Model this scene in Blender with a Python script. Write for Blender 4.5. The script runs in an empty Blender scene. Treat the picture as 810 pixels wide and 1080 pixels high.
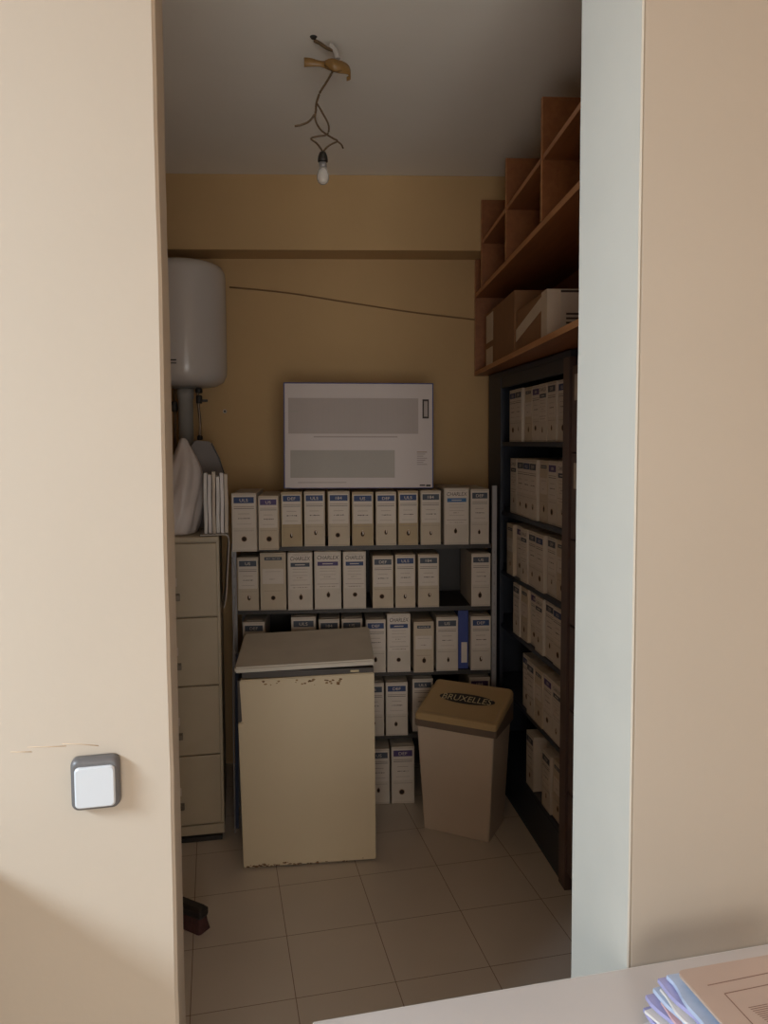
import bpy, bmesh, math, random
from mathutils import Vector, Matrix, noise
random.seed(7)
R = math.radians
PI = math.pi
sc = bpy.context.scene
C = sc.collection

# ------------------------------------------------------------------ materials
def srgb(r, g, b):
    f = lambda c: (c/255/12.92) if c/255 <= .04045 else ((c/255+.055)/1.055)**2.4
    return (f(r), f(g), f(b), 1)

def mat(name, rgb, rough=.6, metal=0., var=.06, scale=9., bump=.0, bscale=120., spec=.5, dirt=None, dscale=3.):
    m = bpy.data.materials.new(name); m.use_nodes = True
    nt = m.node_tree; b = nt.nodes['Principled BSDF']
    b.inputs['Roughness'].default_value = rough
    b.inputs['Metallic'].default_value = metal
    b.inputs['Specular IOR Level'].default_value = spec
    tc = nt.nodes.new('ShaderNodeTexCoord')
    n = nt.nodes.new('ShaderNodeTexNoise'); n.inputs['Scale'].default_value = scale; n.inputs['Detail'].default_value = 5
    nt.links.new(tc.outputs['Object'], n.inputs['Vector'])
    r = nt.nodes.new('ShaderNodeValToRGB')
    c = srgb(*rgb)
    r.color_ramp.elements[0].position = .3; r.color_ramp.elements[1].position = .7
    r.color_ramp.elements[0].color = tuple(max(0, x*(1-var)) for x in c[:3])+(1,)
    r.color_ramp.elements[1].color = tuple(min(1, x*(1+var)) for x in c[:3])+(1,)
    nt.links.new(n.outputs['Fac'], r.inputs['Fac'])
    out = r.outputs['Color']
    if dirt:
        n2 = nt.nodes.new('ShaderNodeTexNoise'); n2.inputs['Scale'].default_value = dscale; n2.inputs['Detail'].default_value = 8
        nt.links.new(tc.outputs['Object'], n2.inputs['Vector'])
        r2 = nt.nodes.new('ShaderNodeValToRGB'); r2.color_ramp.elements[0].position = .56; r2.color_ramp.elements[1].position = .72
        r2.color_ramp.elements[0].color = (0, 0, 0, 1); r2.color_ramp.elements[1].color = (.5, .5, .5, 1)
        nt.links.new(n2.outputs['Fac'], r2.inputs['Fac'])
        mx = nt.nodes.new('ShaderNodeMixRGB'); mx.inputs['Color2'].default_value = srgb(*dirt)
        nt.links.new(r2.outputs['Color'], mx.inputs['Fac']); nt.links.new(out, mx.inputs['Color1'])
        out = mx.outputs['Color']
    nt.links.new(out, b.inputs['Base Color'])
    if bump:
        n3 = nt.nodes.new('ShaderNodeTexNoise'); n3.inputs['Scale'].default_value = bscale; n3.inputs['Detail'].default_value = 3
        nt.links.new(tc.outputs['Object'], n3.inputs['Vector'])
        bp = nt.nodes.new('ShaderNodeBump'); bp.inputs['Strength'].default_value = bump; bp.inputs['Distance'].default_value = .004
        nt.links.new(n3.outputs['Fac'], bp.inputs['Height']); nt.links.new(bp.outputs['Normal'], b.inputs['Normal'])
    return m

def wood_mat(name, a, bcol, rough=.45, axis=0):
    m = mat(name, a, rough); nt = m.node_tree; b = nt.nodes['Principled BSDF']
    tc = nt.nodes.new('ShaderNodeTexCoord'); mp = nt.nodes.new('ShaderNodeMapping')
    s = [14., 14., 14.]; s[axis] = 1.2
    mp.inputs['Scale'].default_value = s
    nt.links.new(tc.outputs['Object'], mp.inputs['Vector'])
    n = nt.nodes.new('ShaderNodeTexNoise'); n.inputs['Scale'].default_value = 2.5; n.inputs['Detail'].default_value = 7; n.inputs['Distortion'].default_value = .6
    nt.links.new(mp.outputs['Vector'], n.inputs['Vector'])
    r = nt.nodes.new('ShaderNodeValToRGB'); r.color_ramp.elements[0].position = .35; r.color_ramp.elements[1].position = .65
    r.color_ramp.elements[0].color = srgb(*a); r.color_ramp.elements[1].color = srgb(*bcol)
    nt.links.new(n.outputs['Fac'], r.inputs['Fac']); nt.links.new(r.outputs['Color'], b.inputs['Base Color'])
    return m

def tile_mat():
    m = mat('floor_tile', (206, 196, 185), .32, var=.05, scale=2.2); nt = m.node_tree; b = nt.nodes['Principled BSDF']
    src = b.inputs['Base Color'].links[0].from_socket
    tc = nt.nodes.new('ShaderNodeTexCoord'); sp = nt.nodes.new('ShaderNodeSeparateXYZ')
    nt.links.new(tc.outputs['Object'], sp.inputs['Vector'])
    def line(sock, off, pitch):
        a = nt.nodes.new('ShaderNodeMath'); a.operation = 'SUBTRACT'; a.inputs[1].default_value = off-pitch*20
        nt.links.new(sock, a.inputs[0])
        d = nt.nodes.new('ShaderNodeMath'); d.operation = 'DIVIDE'; d.inputs[1].default_value = pitch; nt.links.new(a.outputs[0], d.inputs[0])
        f = nt.nodes.new('ShaderNodeMath'); f.operation = 'FRACT'; nt.links.new(d.outputs[0], f.inputs[0])
        p = nt.nodes.new('ShaderNodeMath'); p.operation = 'PINGPONG'; p.inputs[1].default_value = .5; nt.links.new(f.outputs[0], p.inputs[0])
        l = nt.nodes.new('ShaderNodeMath'); l.operation = 'LESS_THAN'; l.inputs[1].default_value = .0042; nt.links.new(p.outputs[0], l.inputs[0])
        return l.outputs[0]
    mxm = nt.nodes.new('ShaderNodeMath'); mxm.operation = 'MAXIMUM'
    nt.links.new(line(sp.outputs['X'], .222, .323), mxm.inputs[0]); nt.links.new(line(sp.outputs['Y'], 2.302, .311), mxm.inputs[1])
    mx = nt.nodes.new('ShaderNodeMixRGB'); mx.inputs['Color2'].default_value = srgb(128, 106, 88)
    nt.links.new(mxm.outputs[0], mx.inputs['Fac']); nt.links.new(src, mx.inputs['Color1']); nt.links.new(mx.outputs['Color'], b.inputs['Base Color'])
    return m

WALL = mat('cream_wall_paint', (180, 168, 152), .75, var=.025, scale=1.6, bump=.1, bscale=45)
INWALL = mat('ochre_wall_paint', (195, 161, 115), .8, var=.04, scale=2.0, bump=.2, bscale=45)
CEIL = mat('ceiling_paint', (246, 241, 232), .85, var=.03, scale=1.5)
WARMCEIL = mat('warm_ceiling_paint', (240, 206, 166), .85, var=.02, scale=1.5)
PEACH = mat('peach_wall_paint', (216, 180, 146), .8, var=.02, scale=1.6)
LITREVEAL = mat('window_lit_reveal', (210, 206, 194), .55, var=.02, scale=5, bump=.15, bscale=40)  # cream wall paint made paler to stand in for window light
TILE = tile_mat()
WOOD = wood_mat('orange_brown_veneer', (138, 84, 47), (152, 95, 54))
WOODEDGE = wood_mat('veneer_edge', (176, 118, 74), (196, 138, 92))
BLACKMET = mat('blue_black_laminate', (50, 54, 64), .5, var=.1)
BLACKWOOD = mat('dark_brown_laminate', (98, 80, 76), .5, var=.12)
BROWNMET = mat('dark_shelf_metal', (50, 44, 40), .5, metal=.2, var=.1)
GREYMET = mat('grey_shelf_post', (150, 146, 146), .45, metal=.3, var=.06)
CREAMMET = mat('cream_cabinet_enamel', (178, 163, 138), .45, var=.03, dirt=(170, 150, 118), dscale=5)
CREAMDARK = mat('cabinet_gap_shadow_metal', (70, 60, 50), .6)
HANDLE = mat('cabinet_handle_metal', (120, 110, 96), .35, metal=.6)
WHITEENAM = mat('white_heater_enamel', (204, 196, 190), .22, var=.01)
GREYPL = mat('grey_plastic', (150, 146, 140), .5)
DARKPL = mat('dark_plastic', (40, 36, 33), .5)
BRASS = mat('brass', (190, 150, 70), .3, metal=1.)
COPPER = mat('dull_pipe_metal', (120, 104, 88), .35, metal=.8)
FRIDGE = mat('aged_fridge_enamel', (208, 191, 160), .4, var=.02, scale=3)
FTOP = mat('fridge_worktop', (206, 198, 184), .5, var=.05)
RUST = mat('rust', (110, 74, 40), .9, var=.3, scale=60)
FDARK = mat('fridge_grip_recess', (66, 58, 52), .5)
BINB = mat('bin_beige_plastic', (194, 174, 153), .45, var=.02)
BINLID = mat('bin_lid_tan_plastic', (176, 148, 106), .4, var=.04)
BINRIM = mat('bin_rim_brown', (110, 92, 78), .5)
STICK = mat('sticker_black', (34, 30, 30), .5)
STICKW = mat('sticker_cream', (206, 190, 150), .5)
CARTW = mat('white_carton', (198, 186, 172), .75, var=.04, scale=14)
CARTB = mat('beige_carton', (190, 174, 153), .75, var=.05, scale=14)
CARTK = mat('kraft_carton', (176, 156, 126), .8, var=.06, scale=14)
PAPER = mat('label_paper', (206, 194, 182), .7, var=.02)
INK = mat('ink', (58, 48, 46), .7)
INKB = mat('faint_ink', (150, 132, 120), .7)
NAVY = mat('print_navy', (44, 62, 104), .6)
PURPLE = mat('print_purple', (74, 58, 104), .6)
BLUE = mat('print_blue', (60, 104, 150), .6)
SLATE = mat('print_slate', (66, 72, 84), .6)
HOLE = mat('finger_hole_dark', (42, 28, 20), .9)
HOLER = mat('finger_hole_rim', (150, 120, 92), .7)
KRAFT = mat('corrugated_kraft', (142, 102, 68), .8, var=.08, scale=12)
TAPE = mat('pale_tape', (206, 190, 172), .35)
BAG = mat('white_plastic_bag', (206, 196, 192), .4, var=.03, scale=7)
GREYCARD = mat('grey_card', (128, 122, 120), .7)
GREYCARDL = mat('light_grey_card', (176, 168, 160), .7)
NAVYCARD = mat('navy_board', (52, 60, 84), .6)
BINDERBLUE = mat('blue_binder', (44, 60, 130), .5)
RADW = mat('printed_carton_white', (196, 184, 180), .5, var=.01)
RADG = mat('printed_carton_grey', (164, 151, 145), .5, var=.02)
RADG2 = mat('printed_carton_olive_grey', (158, 150, 141), .5, var=.02)
RADB = mat('printed_carton_blue', (70, 74, 120), .5)
TAPEY = mat('yellowed_tape', (138, 104, 58), .4, var=.15, scale=30)
CORDB = mat('brown_cord', (92, 70, 44), .6)
CORDW = mat('wall_cable', (128, 96, 60), .6)
SWG = mat('switch_grey_frame', (92, 90, 90), .4)
SWW = mat('switch_white_rocker', (192, 196, 200), .3, var=.005)
DESK = mat('desk_grey_laminate', (200, 192, 186), .38, var=.02, scale=6)
DESKE = mat('desk_edge', (216, 212, 206), .4)
DESKM = mat('desk_leg_metal', (120, 120, 124), .4, metal=.5)
FOLDER = mat('brown_paper_folder', (182, 160, 146), .55, var=.05, scale=7)
FOLDERE = mat('folder_edge', (190, 168, 152), .6)
FPRINT = mat('folder_print', (126, 98, 84), .6)
SLEEVE = mat('lilac_blue_sleeve', (164, 162, 204), .25, var=.12, scale=22)
SLEEVEB = mat('pale_blue_sleeve', (178, 192, 216), .25, var=.1, scale=22)
SHEET = mat('white_sheet', (214, 210, 206), .6)
SHEETR = mat('pink_sheet', (206, 168, 172), .6)
BRUSHB = mat('broom_block', (34, 32, 32), .4)
BRUSHR = mat('dark_red_bristle', (70, 40, 37), .9, var=.25, scale=90)
SCRATCH = mat('wall_scratch', (196, 172, 146), .9)
FRAMEW = mat('window_frame_white', (230, 228, 224), .4)

def glass_mat():
    m = bpy.data.materials.new('bulb_glass'); m.use_nodes = True
    b = m.node_tree.nodes['Principled BSDF']
    b.inputs['Base Color'].default_value = (.95, .93, .9, 1); b.inputs['Roughness'].default_value = .45
    b.inputs['Transmission Weight'].default_value = .6; b.inputs['IOR'].default_value = 1.15
    return m
GLASS = glass_mat()

# ------------------------------------------------------------------ mesh helpers
class MB:
    """collects shapes with a material per face; build() links ONE mesh object"""
    def __init__(s): s.v = []; s.f = []; s.m = []; s.mats = []; s.smooth = []
    def mi(s, m):
        if m not in s.mats: s.mats.append(m)
        return s.mats.index(m)
    def add(s, vs, fs, m, smooth=False, M=None):
        o = len(s.v)
        s.v += [tuple(M @ Vector(p)) if M else tuple(p) for p in vs]
        i = s.mi(m)
        for f in fs:
            s.f.append([o+k for k in f]); s.m.append(i); s.smooth.append(smooth)
        return s
    def box(s, x0, x1, y0, y1, z0, z1, m, bev=0., M=None):
        bm = bmesh.new()
        vs = [bm.verts.new(p) for p in ((x0,y0,z0),(x1,y0,z0),(x1,y1,z0),(x0,y1,z0),(x0,y0,z1),(x1,y0,z1),(x1,y1,z1),(x0,y1,z1))]
        for f in ((0,3,2,1),(4,5,6,7),(0,1,5,4),(1,2,6,5),(2,3,7,6),(3,0,4,7)): bm.faces.new([vs[i] for i in f])
        if bev: bmesh.ops.bevel(bm, geom=list(bm.edges), offset=bev, segments=2, profile=.6, affect='EDGES')
        return s.bm(bm, m, M)
    def bm(s, bm, m, M=None, smooth=False):
        bm.verts.index_update()
        s.add([v.co[:] for v in bm.verts], [[v.index for v in f.verts] for f in bm.faces], m, smooth, M); bm.free()
        return s
    def prism(s, pts, z0, z1, m, M=None):       # polygon in xy, extruded in z
        n = len(pts)
        vs = [(x, y, z0) for x, y in pts]+[(x, y, z1) for x, y in pts]
        fs = [list(range(n))[::-1], list(range(n, 2*n))]+[[i, (i+1) % n, n+(i+1) % n, n+i] for i in range(n)]
        return s.add(vs, fs, m, False, M)
    def loft(s, rings, m, smooth=True, caps=True, M=None):
        n = len(rings[0]); vs = [p for r in rings for p in r]; fs = []
        for k in range(len(rings)-1):
            for i in range(n): fs.append([k*n+i, k*n+(i+1) % n, (k+1)*n+(i+1) % n, (k+1)*n+i])
        s.add(vs, fs, m, smooth, M)
        if caps:
            s.add(rings[0], [list(range(n))[::-1]], m, False, M); s.add(rings[-1], [list(range(n))], m, False, M)
        return s
    def lathe(s, prof, m, c=(0, 0), n=32, M=None):
        rings = [[(c[0]+r*math.cos(2*PI*i/n), c[1]+r*math.sin(2*PI*i/n), z) for i in range(n)] for r, z in prof]
        return s.loft(rings, m, True, True, M)
    def tube(s, pts, r, m, n=8, rad=None):
        P = [Vector(p) for p in pts]; rings = []
        for i, p in enumerate(P):
            t = (P[min(i+1, len(P)-1)]-P[max(i-1, 0)]).normalized()
            a = Vector((0, 0, 1)) if abs(t.z) < .9 else Vector((1, 0, 0))
            u = t.cross(a).normalized(); w = t.cross(u)
            rr = rad[i] if rad else r
            rings.append([tuple(p+(u*math.cos(2*PI*k/n)+w*math.sin(2*PI*k/n))*rr) for k in range(n)])
        return s.loft(rings, m)
    def text(s, txt, x, z, size, y, m, center=True, shear=0., wmax=None):   # flat lettering on a front face looking along -y
        vs, fs = text_mesh(txt)
        xs = [v[0] for v in vs]; w = max(xs)-min(xs); k = size
        kx = k if not wmax else min(k*1.2, wmax/w)
        ox = x-(w*kx/2 if center else 0)-min(xs)*kx
        s.add([(ox+v[0]*kx+shear*v[1]*k, y, z+v[1]*k) for v in vs], fs, m)
        return s
    def build(s, name, parent=None, bevel=0.):
        me = bpy.data.meshes.new(name); me.from_pydata(s.v, [], s.f)
        for m in s.mats: me.materials.append(m)
        me.polygons.foreach_set('material_index', s.m); me.polygons.foreach_set('use_smooth', s.smooth)
        me.update()
        bm = bmesh.new(); bm.from_mesh(me); bmesh.ops.remove_doubles(bm, verts=bm.verts, dist=1e-6)
        bm.to_mesh(me); bm.free()
        o = bpy.data.objects.new(name, me); C.objects.link(o)
        if parent: o.parent = parent
        return o

_tc = {}
def text_mesh(txt):
    if txt not in _tc:
        cu = bpy.data.curves.new('lettering', 'FONT'); cu.body = txt; cu.resolution_u = 3
        ob = bpy.data.objects.new('lettering', cu); C.objects.link(ob)
        me = bpy.data.meshes.new_from_object(ob.evaluated_get(bpy.context.evaluated_depsgraph_get()))
        _tc[txt] = ([tuple(v.co) for v in me.vertices], [list(p.vertices) for p in me.polygons])
        bpy.data.objects.remove(ob); bpy.data.curves.remove(cu); bpy.data.meshes.remove(me)
    return _tc[txt]

def tag(o, label, cat, group=None):
    o['label'] = label; o['category'] = cat
    if group: o['group'] = group
    return o
def thing(name, label, cat, loc=(0, 0, 0), rz=0., group=None):
    o = bpy.data.objects.new(name, None); C.objects.link(o); o.empty_display_size = .05
    o.location = loc; o.rotation_euler = (0, 0, rz)
    return tag(o, label, cat, group)
def struct(o): o['kind'] = 'structure'; return o
def smooth_path(pts, n=6):
    P = [Vector(p) for p in pts]; out = []
    for i in range(len(P)-1):
        a, b, c, d = P[max(i-1, 0)], P[i], P[i+1], P[min(i+2, len(P)-1)]
        for k in range(n):
            t = k/n
            out.append(.5*((2*b)+(c-a)*t+(2*a-5*b+4*c-d)*t*t+(3*b-a-3*c+d)*t**3))
    return out+[P[-1]]

# ------------------------------------------------------------------ the setting
CZ = 3.071
struct(MB().box(-2.6, 3.0, -2.7, 5.0, -.12, 0, TILE).build('floor'))
struct(MB().box(-2.6, 3.0, 1.66, 5.0, CZ, CZ+.1, CEIL).build('ceiling'))
struct(MB().box(-2.6, 3.0, -2.7, 1.66, CZ, CZ+.1, WARMCEIL).build('ceiling_office'))
# partition with the doorless opening: rough hand-plastered edges
def wavy(z, s): return .0022*noise.noise(Vector((s*7.3, z*3.1, 1.7)))+.0012*noise.noise(Vector((s*2.1, z*11, 4.2)))
b = MB()
NZ = 44
def pier(x0, x1, opening_side, mat_front):
    rings = []
    for k in range(NZ+1):
        z = 2.98*k/NZ
        ca, cb = wavy(z, 1+opening_side), wavy(z, 5+opening_side)
        r = .006
        if opening_side > 0:   # opening lies at x1
            rings.append([(x0, 1.4, z), (x1-r+ca, 1.4, z), (x1+ca, 1.4+r, z), (x1+cb, 1.65, z), (x0, 1.65, z)])
        else:
            rings.append([(x1, 1.65, z), (x0+cb, 1.65, z), (x0+ca, 1.4+r, z), (x0+r+ca, 1.4, z), (x1, 1.4, z)])
    b.loft(rings, mat_front, False)
pier(-2.5, -.082, 1, WALL)
pier(.8385, 2.9, -1, WALL)
b.box(-2.5, 2.9, 1.4, 1.65, 2.98, CZ, WALL)
wf = struct(b.build('wall_front'))
# scratch marks on the plaster left of the opening
b = MB()
for pts in ([(-.352, 1.216), (-.318, 1.213)], [(-.325, 1.222), (-.295, 1.2195), (-.262, 1.218)], [(-.268, 1.2225), (-.238, 1.219), (-.208, 1.2135)]):
    b.tube([(x, 1.4, z) for x, z in pts], .0008, SCRATCH, 5)
sm = b.build('scratch_marks', wf); sm['kind'] = 'structure'
# right reveal lining, window light put into its paler colour
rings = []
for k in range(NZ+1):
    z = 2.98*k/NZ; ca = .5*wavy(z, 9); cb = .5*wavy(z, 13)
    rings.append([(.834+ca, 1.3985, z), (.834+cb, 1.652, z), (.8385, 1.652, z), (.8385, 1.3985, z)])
struct(MB().loft(rings, LITREVEAL, False).build('lit_lining_1'))
# inner store room: the back wall is turned against the tile grid
AB = R(10.3)
W0 = Vector((.874, 3.996, 0)); wu = Vector((math.cos(AB), -math.sin(AB), 0)); wn = Vector((math.sin(AB), math.cos(AB), 0))
def wall_pt(u, v, z): p = W0+wu*u+wn*v; return (p.x, p.y, z)
def framed(b, name, **k):
    o = b.build(name); o.location = W0; o.rotation_euler = (0, 0, -AB); return o
struct(framed(MB().box(-1.7, 1.25, 0, .12, 0, CZ, INWALL), 'wall_back'))
struct(framed(MB().box(-1.7, 1.25, -.195, 0, 2.703, CZ, INWALL, .004), 'ceiling_beam'))
struct(MB().prism([(-.6, 1.65), (-.6, 4.5), (-.7, 4.5), (-.7, 1.65)], 0, CZ, INWALL).build('wall_inner_left'))
struct(MB().prism([(1.55, 1.65), (1.82, 3.95), (1.92, 3.95), (1.65, 1.65)], 0, CZ, INWALL).build('wall_inner_right'))
# the office on the camera's side, daylight from a window in its left wall and an added fill window behind
WY0, WY1, WZ0, WZ1 = -1.3, .75, 1.15, 2.93
b = MB(); X = -2.3
b.box(X-.2, X, -2.6, WY0, 0, CZ, WALL); b.box(X-.2, X, WY1, 1.4, 0, CZ, WALL)
b.box(X-.2, X, WY0, WY1, 0, WZ0, WALL); b.box(X-.2, X, WY0, WY1, WZ1, CZ, WALL)
struct(b.build('wall_left'))
b = MB()
for a0, a1, c0, c1 in ((WY0, WY1, WZ0, WZ0+.06), (WY0, WY1, WZ1-.06, WZ1), (WY0, WY0+.06, WZ0+.06, WZ1-.06), (WY1-.06, WY1, WZ0+.06, WZ1-.06), ((WY0+WY1)/2-.03, (WY0+WY1)/2+.03, WZ0+.06, WZ1-.06)):
    b.box(X-.14, X-.08, a0, a1, c0, c1, FRAMEW)
struct(b.build('window_1'))
VX0, VX1, VZ0, VZ1 = -1.2, .9, .35, 2.15  # added rear opening, kept low so fill reaches the inner ceiling
b = MB(); Y = -2.4
b.box(-2.5, VX0, Y-.2, Y, 0, CZ, WALL); b.box(VX1, 2.9, Y-.2, Y, 0, CZ, WALL)
b.box(VX0, VX1, Y-.2, Y, 0, VZ0, WALL); b.box(VX0, VX1, Y-.2, Y, VZ1, CZ, WALL)
struct(b.build('wall_rear'))
b = MB()
for a0, a1, c0, c1 in ((VX0, VX1, VZ0, VZ0+.06), (VX0, VX1, VZ1-.06, VZ1), (VX0, VX0+.06, VZ0+.06, VZ1-.06), (VX1-.06, VX1, VZ0+.06, VZ1-.06), ((VX0+VX1)/2-.03, (VX0+VX1)/2+.03, VZ0+.06, VZ1-.06)):
    b.box(a0, a1, Y-.14, Y-.08, c0, c1, FRAMEW)
struct(b.build('fill_window'))
struct(MB().box(2.6, 2.75, -2.4, 1.4, 0, CZ, PEACH).build('wall_right'))

# cupboard added out of view left, against the partition, to shade the wall
t = thing('shading_cupboard', 'added low grey cupboard left of the light switch, out of view, shading the wall', 'cupboard', (-1.36, 1.02, 0))
MB().box(0, .88, .02, .372, .06, 1.05, GREYCARDL, .003).build('body', t)
MB().box(-.01, .89, 0, .375, 1.05, 1.075, DESKE, .003).build('top', t)
MB().box(.02, .86, .04, .36, 0, .06, DARKPL).build('plinth', t)
for x in (.003, .442):
    d = MB().box(x, x+.435, .002, .02, .065, 1.045, GREYCARDL, .002).build('door', t)
    MB().tube([(x+(.40 if x < .1 else .035), .002, .5), (x+(.40 if x < .1 else .035), -.022, .52), (x+(.40 if x < .1 else .035), -.022, .62), (x+(.40 if x < .1 else .035), .002, .64)], .005, HANDLE).build('handle', d)

# ------------------------------------------------------------------ box files
def carton(w, h, d, m):
    b = MB(); b.box(0, w, 0, d, 0, h, m, .0018)
    b.box(.003, w-.003, -.0006, .0002, h-.0075, h-.0065, INKB)        # flap line at the lid
    b.box(.012, w-.012, .03, d-.03, h-.0002, h+.0012, m)              # tucked lid flap
    b.box(.006, w-.006, -.0005, .0002, .006, .007, INKB)
    return b
def scribble(b, x0, x1, z, y, m):
    x = x0
    while x < x1:
        w = random.uniform(.003, .007); hh = random.uniform(.0016, .0045)
        b.box(x, min(x+w, x1), y, y+.0002, z-hh/2+random.uniform(-.0008, .0008), z+hh/2, m); x += w+random.uniform(.0008, .0028)
def label_mesh(w, h, kind, bar, word):
    """kind U: coloured title block with pale letters; C: outlined word above a coloured bar; P: plain with small dark bar"""
    b = MB(); y = -.0008; e = w*.09
    if kind == 'U':
        z1 = h*.955
        b.box(e*.6, w-e*.6, y+.0002, 0, h*.41, z1, PAPER)
        b.box(e, w-e, y-.0004, y, h*.83, h*.935, bar)
        b.text(word, w*.5, h*.855, h*.075, y-.0006, PAPER, wmax=w*.42)
        b.box(e, w-e, y-.0003, y+.0004, h*.765, h*.775, INKB); b.box(e, w-e, y-.0003, y+.0004, h*.735, h*.743, INK)
        b.box(w*.16, w*.86, y, 0, h*.44, h*.69, PAPER)
        b.box(w*.26, w*.72, y-.0003, y, h*.645, h*.652, INKB)
        scribble(b, w*.27, w*.76, h*.57, y-.0003, INK)
        b.box(w*.2, w*.8, y-.0003, y, h*.47, h*.475, INKB)
        b.box(e, w-e, y, 0, h*.355, h*.36, INKB)
    elif kind == 'C':
        b.box(e*.7, w-e*.7, y, 0, h*.36, h*.975, PAPER)
        b.text(word, w*.5, h*.865, h*.095, y-.0005, INK, shear=.12, wmax=w*.80)
        b.box(w*.2, w*.84, y-.0003, y, h*.955, h*.959, INKB)
        b.box(w*.12, w*.89, y-.0004, y, h*.755, h*.825, bar); b.box(w*.3, w*.7, y-.0006, y, h*.782, h*.796, PAPER)
        for z in (.71, .66, .60, .52): b.box(w*.2, w*.8, y-.0003, y, h*z, h*(z+.005), INKB)
        scribble(b, w*.36, w*.6, h*.565, y-.0003, INKB)
        b.box(w*.1, w*.9, y-.0003, y, h*.435, h*.443, INKB); scribble(b, w*.2, w*.8, h*.395, y-.0003, INKB)
    else:
        b.box(w*.17, w*.85, y-.0004, 0, h*.87, h*.925, bar); scribble(b, w*.24, w*.78, h*.898, y-.0006, CARTW)
        b.box(e, w-e, y, 0, h*.46, h*.72, PAPER)
        b.box(w*.2, w*.8, y-.0003, y, h*.67, h*.675, INKB); scribble(b, w*.35, w*.6, h*.54, y-.0003, INKB)
        b.box(w*.15, w*.85, y, 0, h*.335, h*.34, INKB)
    return b
def hole_mesh(w, h, style):
    b = MB(); cx, cz = w*.5+random.uniform(-.006, .006), h*random.uniform(.20, .25); r = random.uniform(.0085, .0115)
    n = 20
    sq = 1.0 if style == 0 else random.uniform(.5, .75)
    ring = lambda rr, y: [(cx+rr*sq*math.cos(2*PI*i/n), y, cz+rr*math.sin(2*PI*i/n)) for i in range(n)]
    b.loft([ring(r*1.25, .0), ring(r*1.22, -.0009), ring(r, -.0009), ring(r, -.0002)], HOLER, False, False)
    b.add(ring(r, -.0003), [list(range(n))], HOLE)
    if style:   # torn tongue of card still in the hole
        b.add([(cx-r*.2, -.0006, cz+r*1.5), (cx+r*.3, -.0006, cz+r*1.4), (cx+r*.55, -.0012, cz), (cx+r*.1, -.001, cz-r*.5)], [[0, 1, 2, 3]], HOLE if style == 1 else PAPER)
    return b
def box_file(w, h, kind, bar, word, cm, style, label, group, parent_loc, rz, d=.33):
    t = thing('box_file', label, 'box file', parent_loc, rz, group)
    carton(w, h, d, cm).build('carton', t)
    label_mesh(w, h, kind, bar, word).build('title_label', t)
    hole_mesh(w, h, style).build('finger_hole', t)
    return t

A9 = R(9)
S0 = Vector((.914, 3.472, 0)); su = Vector((math.cos(A9), -math.sin(A9), 0)); sn = Vector((math.sin(A9), math.cos(A9), 0))
def shelf_pt(u, v, z): p = S0+su*u+sn*v; return (p.x, p.y, z)
K = 1.0174
ORD = ['first', 'second', 'third', 'fourth', 'fifth', 'sixth', 'seventh', 'eighth', 'ninth', 'tenth', 'eleventh']
UW = ['ULS', 'DEF', 'US', '184']
rows = {
 'top': (1.2575, [(-.812, -.705, .262, 'U', NAVY, CARTW, 0, -.14), (-.7, -.6115, .247, 'U', PURPLE, CARTB, 0, -.10), (-.606, -.51, .256, 'U', NAVY, CARTK, 2, 0), (-.501, -.406, .257, 'U', NAVY, CARTB, 2, 0), (-.392, -.292, .257, 'U', NAVY, CARTB, 0, 0),
         (-.281, -.182, .253, 'U', NAVY, CARTK, 2, 0), (-.171, -.076, .253, 'U', NAVY, CARTB, 2, 0), (-.067, .026, .256, 'U', NAVY, CARTK, 2, 0), (.037, .132, .257, 'U', SLATE, CARTB, 2, 0), (.146, .262, .268, 'C', BLUE, CARTW, 1, -.01), (.271, .358, .262, 'U', SLATE, CARTW, 1, 0)]),
 'second': (.958, [(-.81, -.714, .252, 'U', SLATE, CARTB, 2, 0), (-.706, -.588, .272, 'P', SLATE, CARTB, 0, 0), (-.579, -.466, .272, 'C', SLATE, CARTW, 1, -.01), (-.457, -.334, .274, 'C', PURPLE, CARTW, 1, 0), (-.325, -.219, .272, 'C', NAVY, CARTW, 0, 0),
         (-.188, -.091, .25, 'U', SLATE, CARTB, 0, 0), (-.082, .012, .254, 'U', NAVY, CARTB, 2, 0), (.025, .123, .254, 'U', SLATE, CARTB, 2, 0), (.276, .366, .254, 'U', SLATE, CARTW, 1, 0)]),
 'third': (.647, [(-.789, -.689, .256, 'U', SLATE, CARTW, 0, 0), (-.567, -.453, .275, 'U', SLATE, CARTW, 0, 0), (-.44, -.343, .262, 'U', SLATE, CARTW, 0, 0), (-.334, -.237, .262, 'U', SLATE, CARTW, 0, 0),
         (-.221, -.128, .256, 'U', NAVY, CARTW, 1, 0), (-.121, -.012, .282, 'C', NAVY, CARTW, 0, 0), (.002, .096, .245, 'P', SLATE, CARTB, 1, -.015), (.11, .213, .262, 'U', SLATE, CARTW, 1, 0), (.274, .369, .262, 'U', NAVY, CARTW, 2, 0)]),
 'fourth': (.337, [(-.238, -.138, .258, 'U', SLATE, CARTW, 0, 0), (-.129, -.026, .26, 'U', NAVY, CARTW, 1, 0), (.001, .1, .26, 'U', SLATE, CARTW, 0, .045), (.27, .37, .268, 'U', PURPLE, CARTW, 0, .02)]),
 'bottom': (.0015, [(-.213, -.113, .272, 'U', SLATE, CARTW, 1, 0), (-.104, .005, .28, 'U', PURPLE, CARTW, 0, 0)]),
}
BAR = {NAVY: 'navy', PURPLE: 'purple', SLATE: 'dark grey', BLUE: 'bright blue'}
CARD = {CARTW: 'white', CARTB: 'beige', CARTK: 'tan'}
where = {k: f"back shelf's {k} row" for k in ('top', 'second', 'third', 'fourth', 'bottom')}
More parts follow.
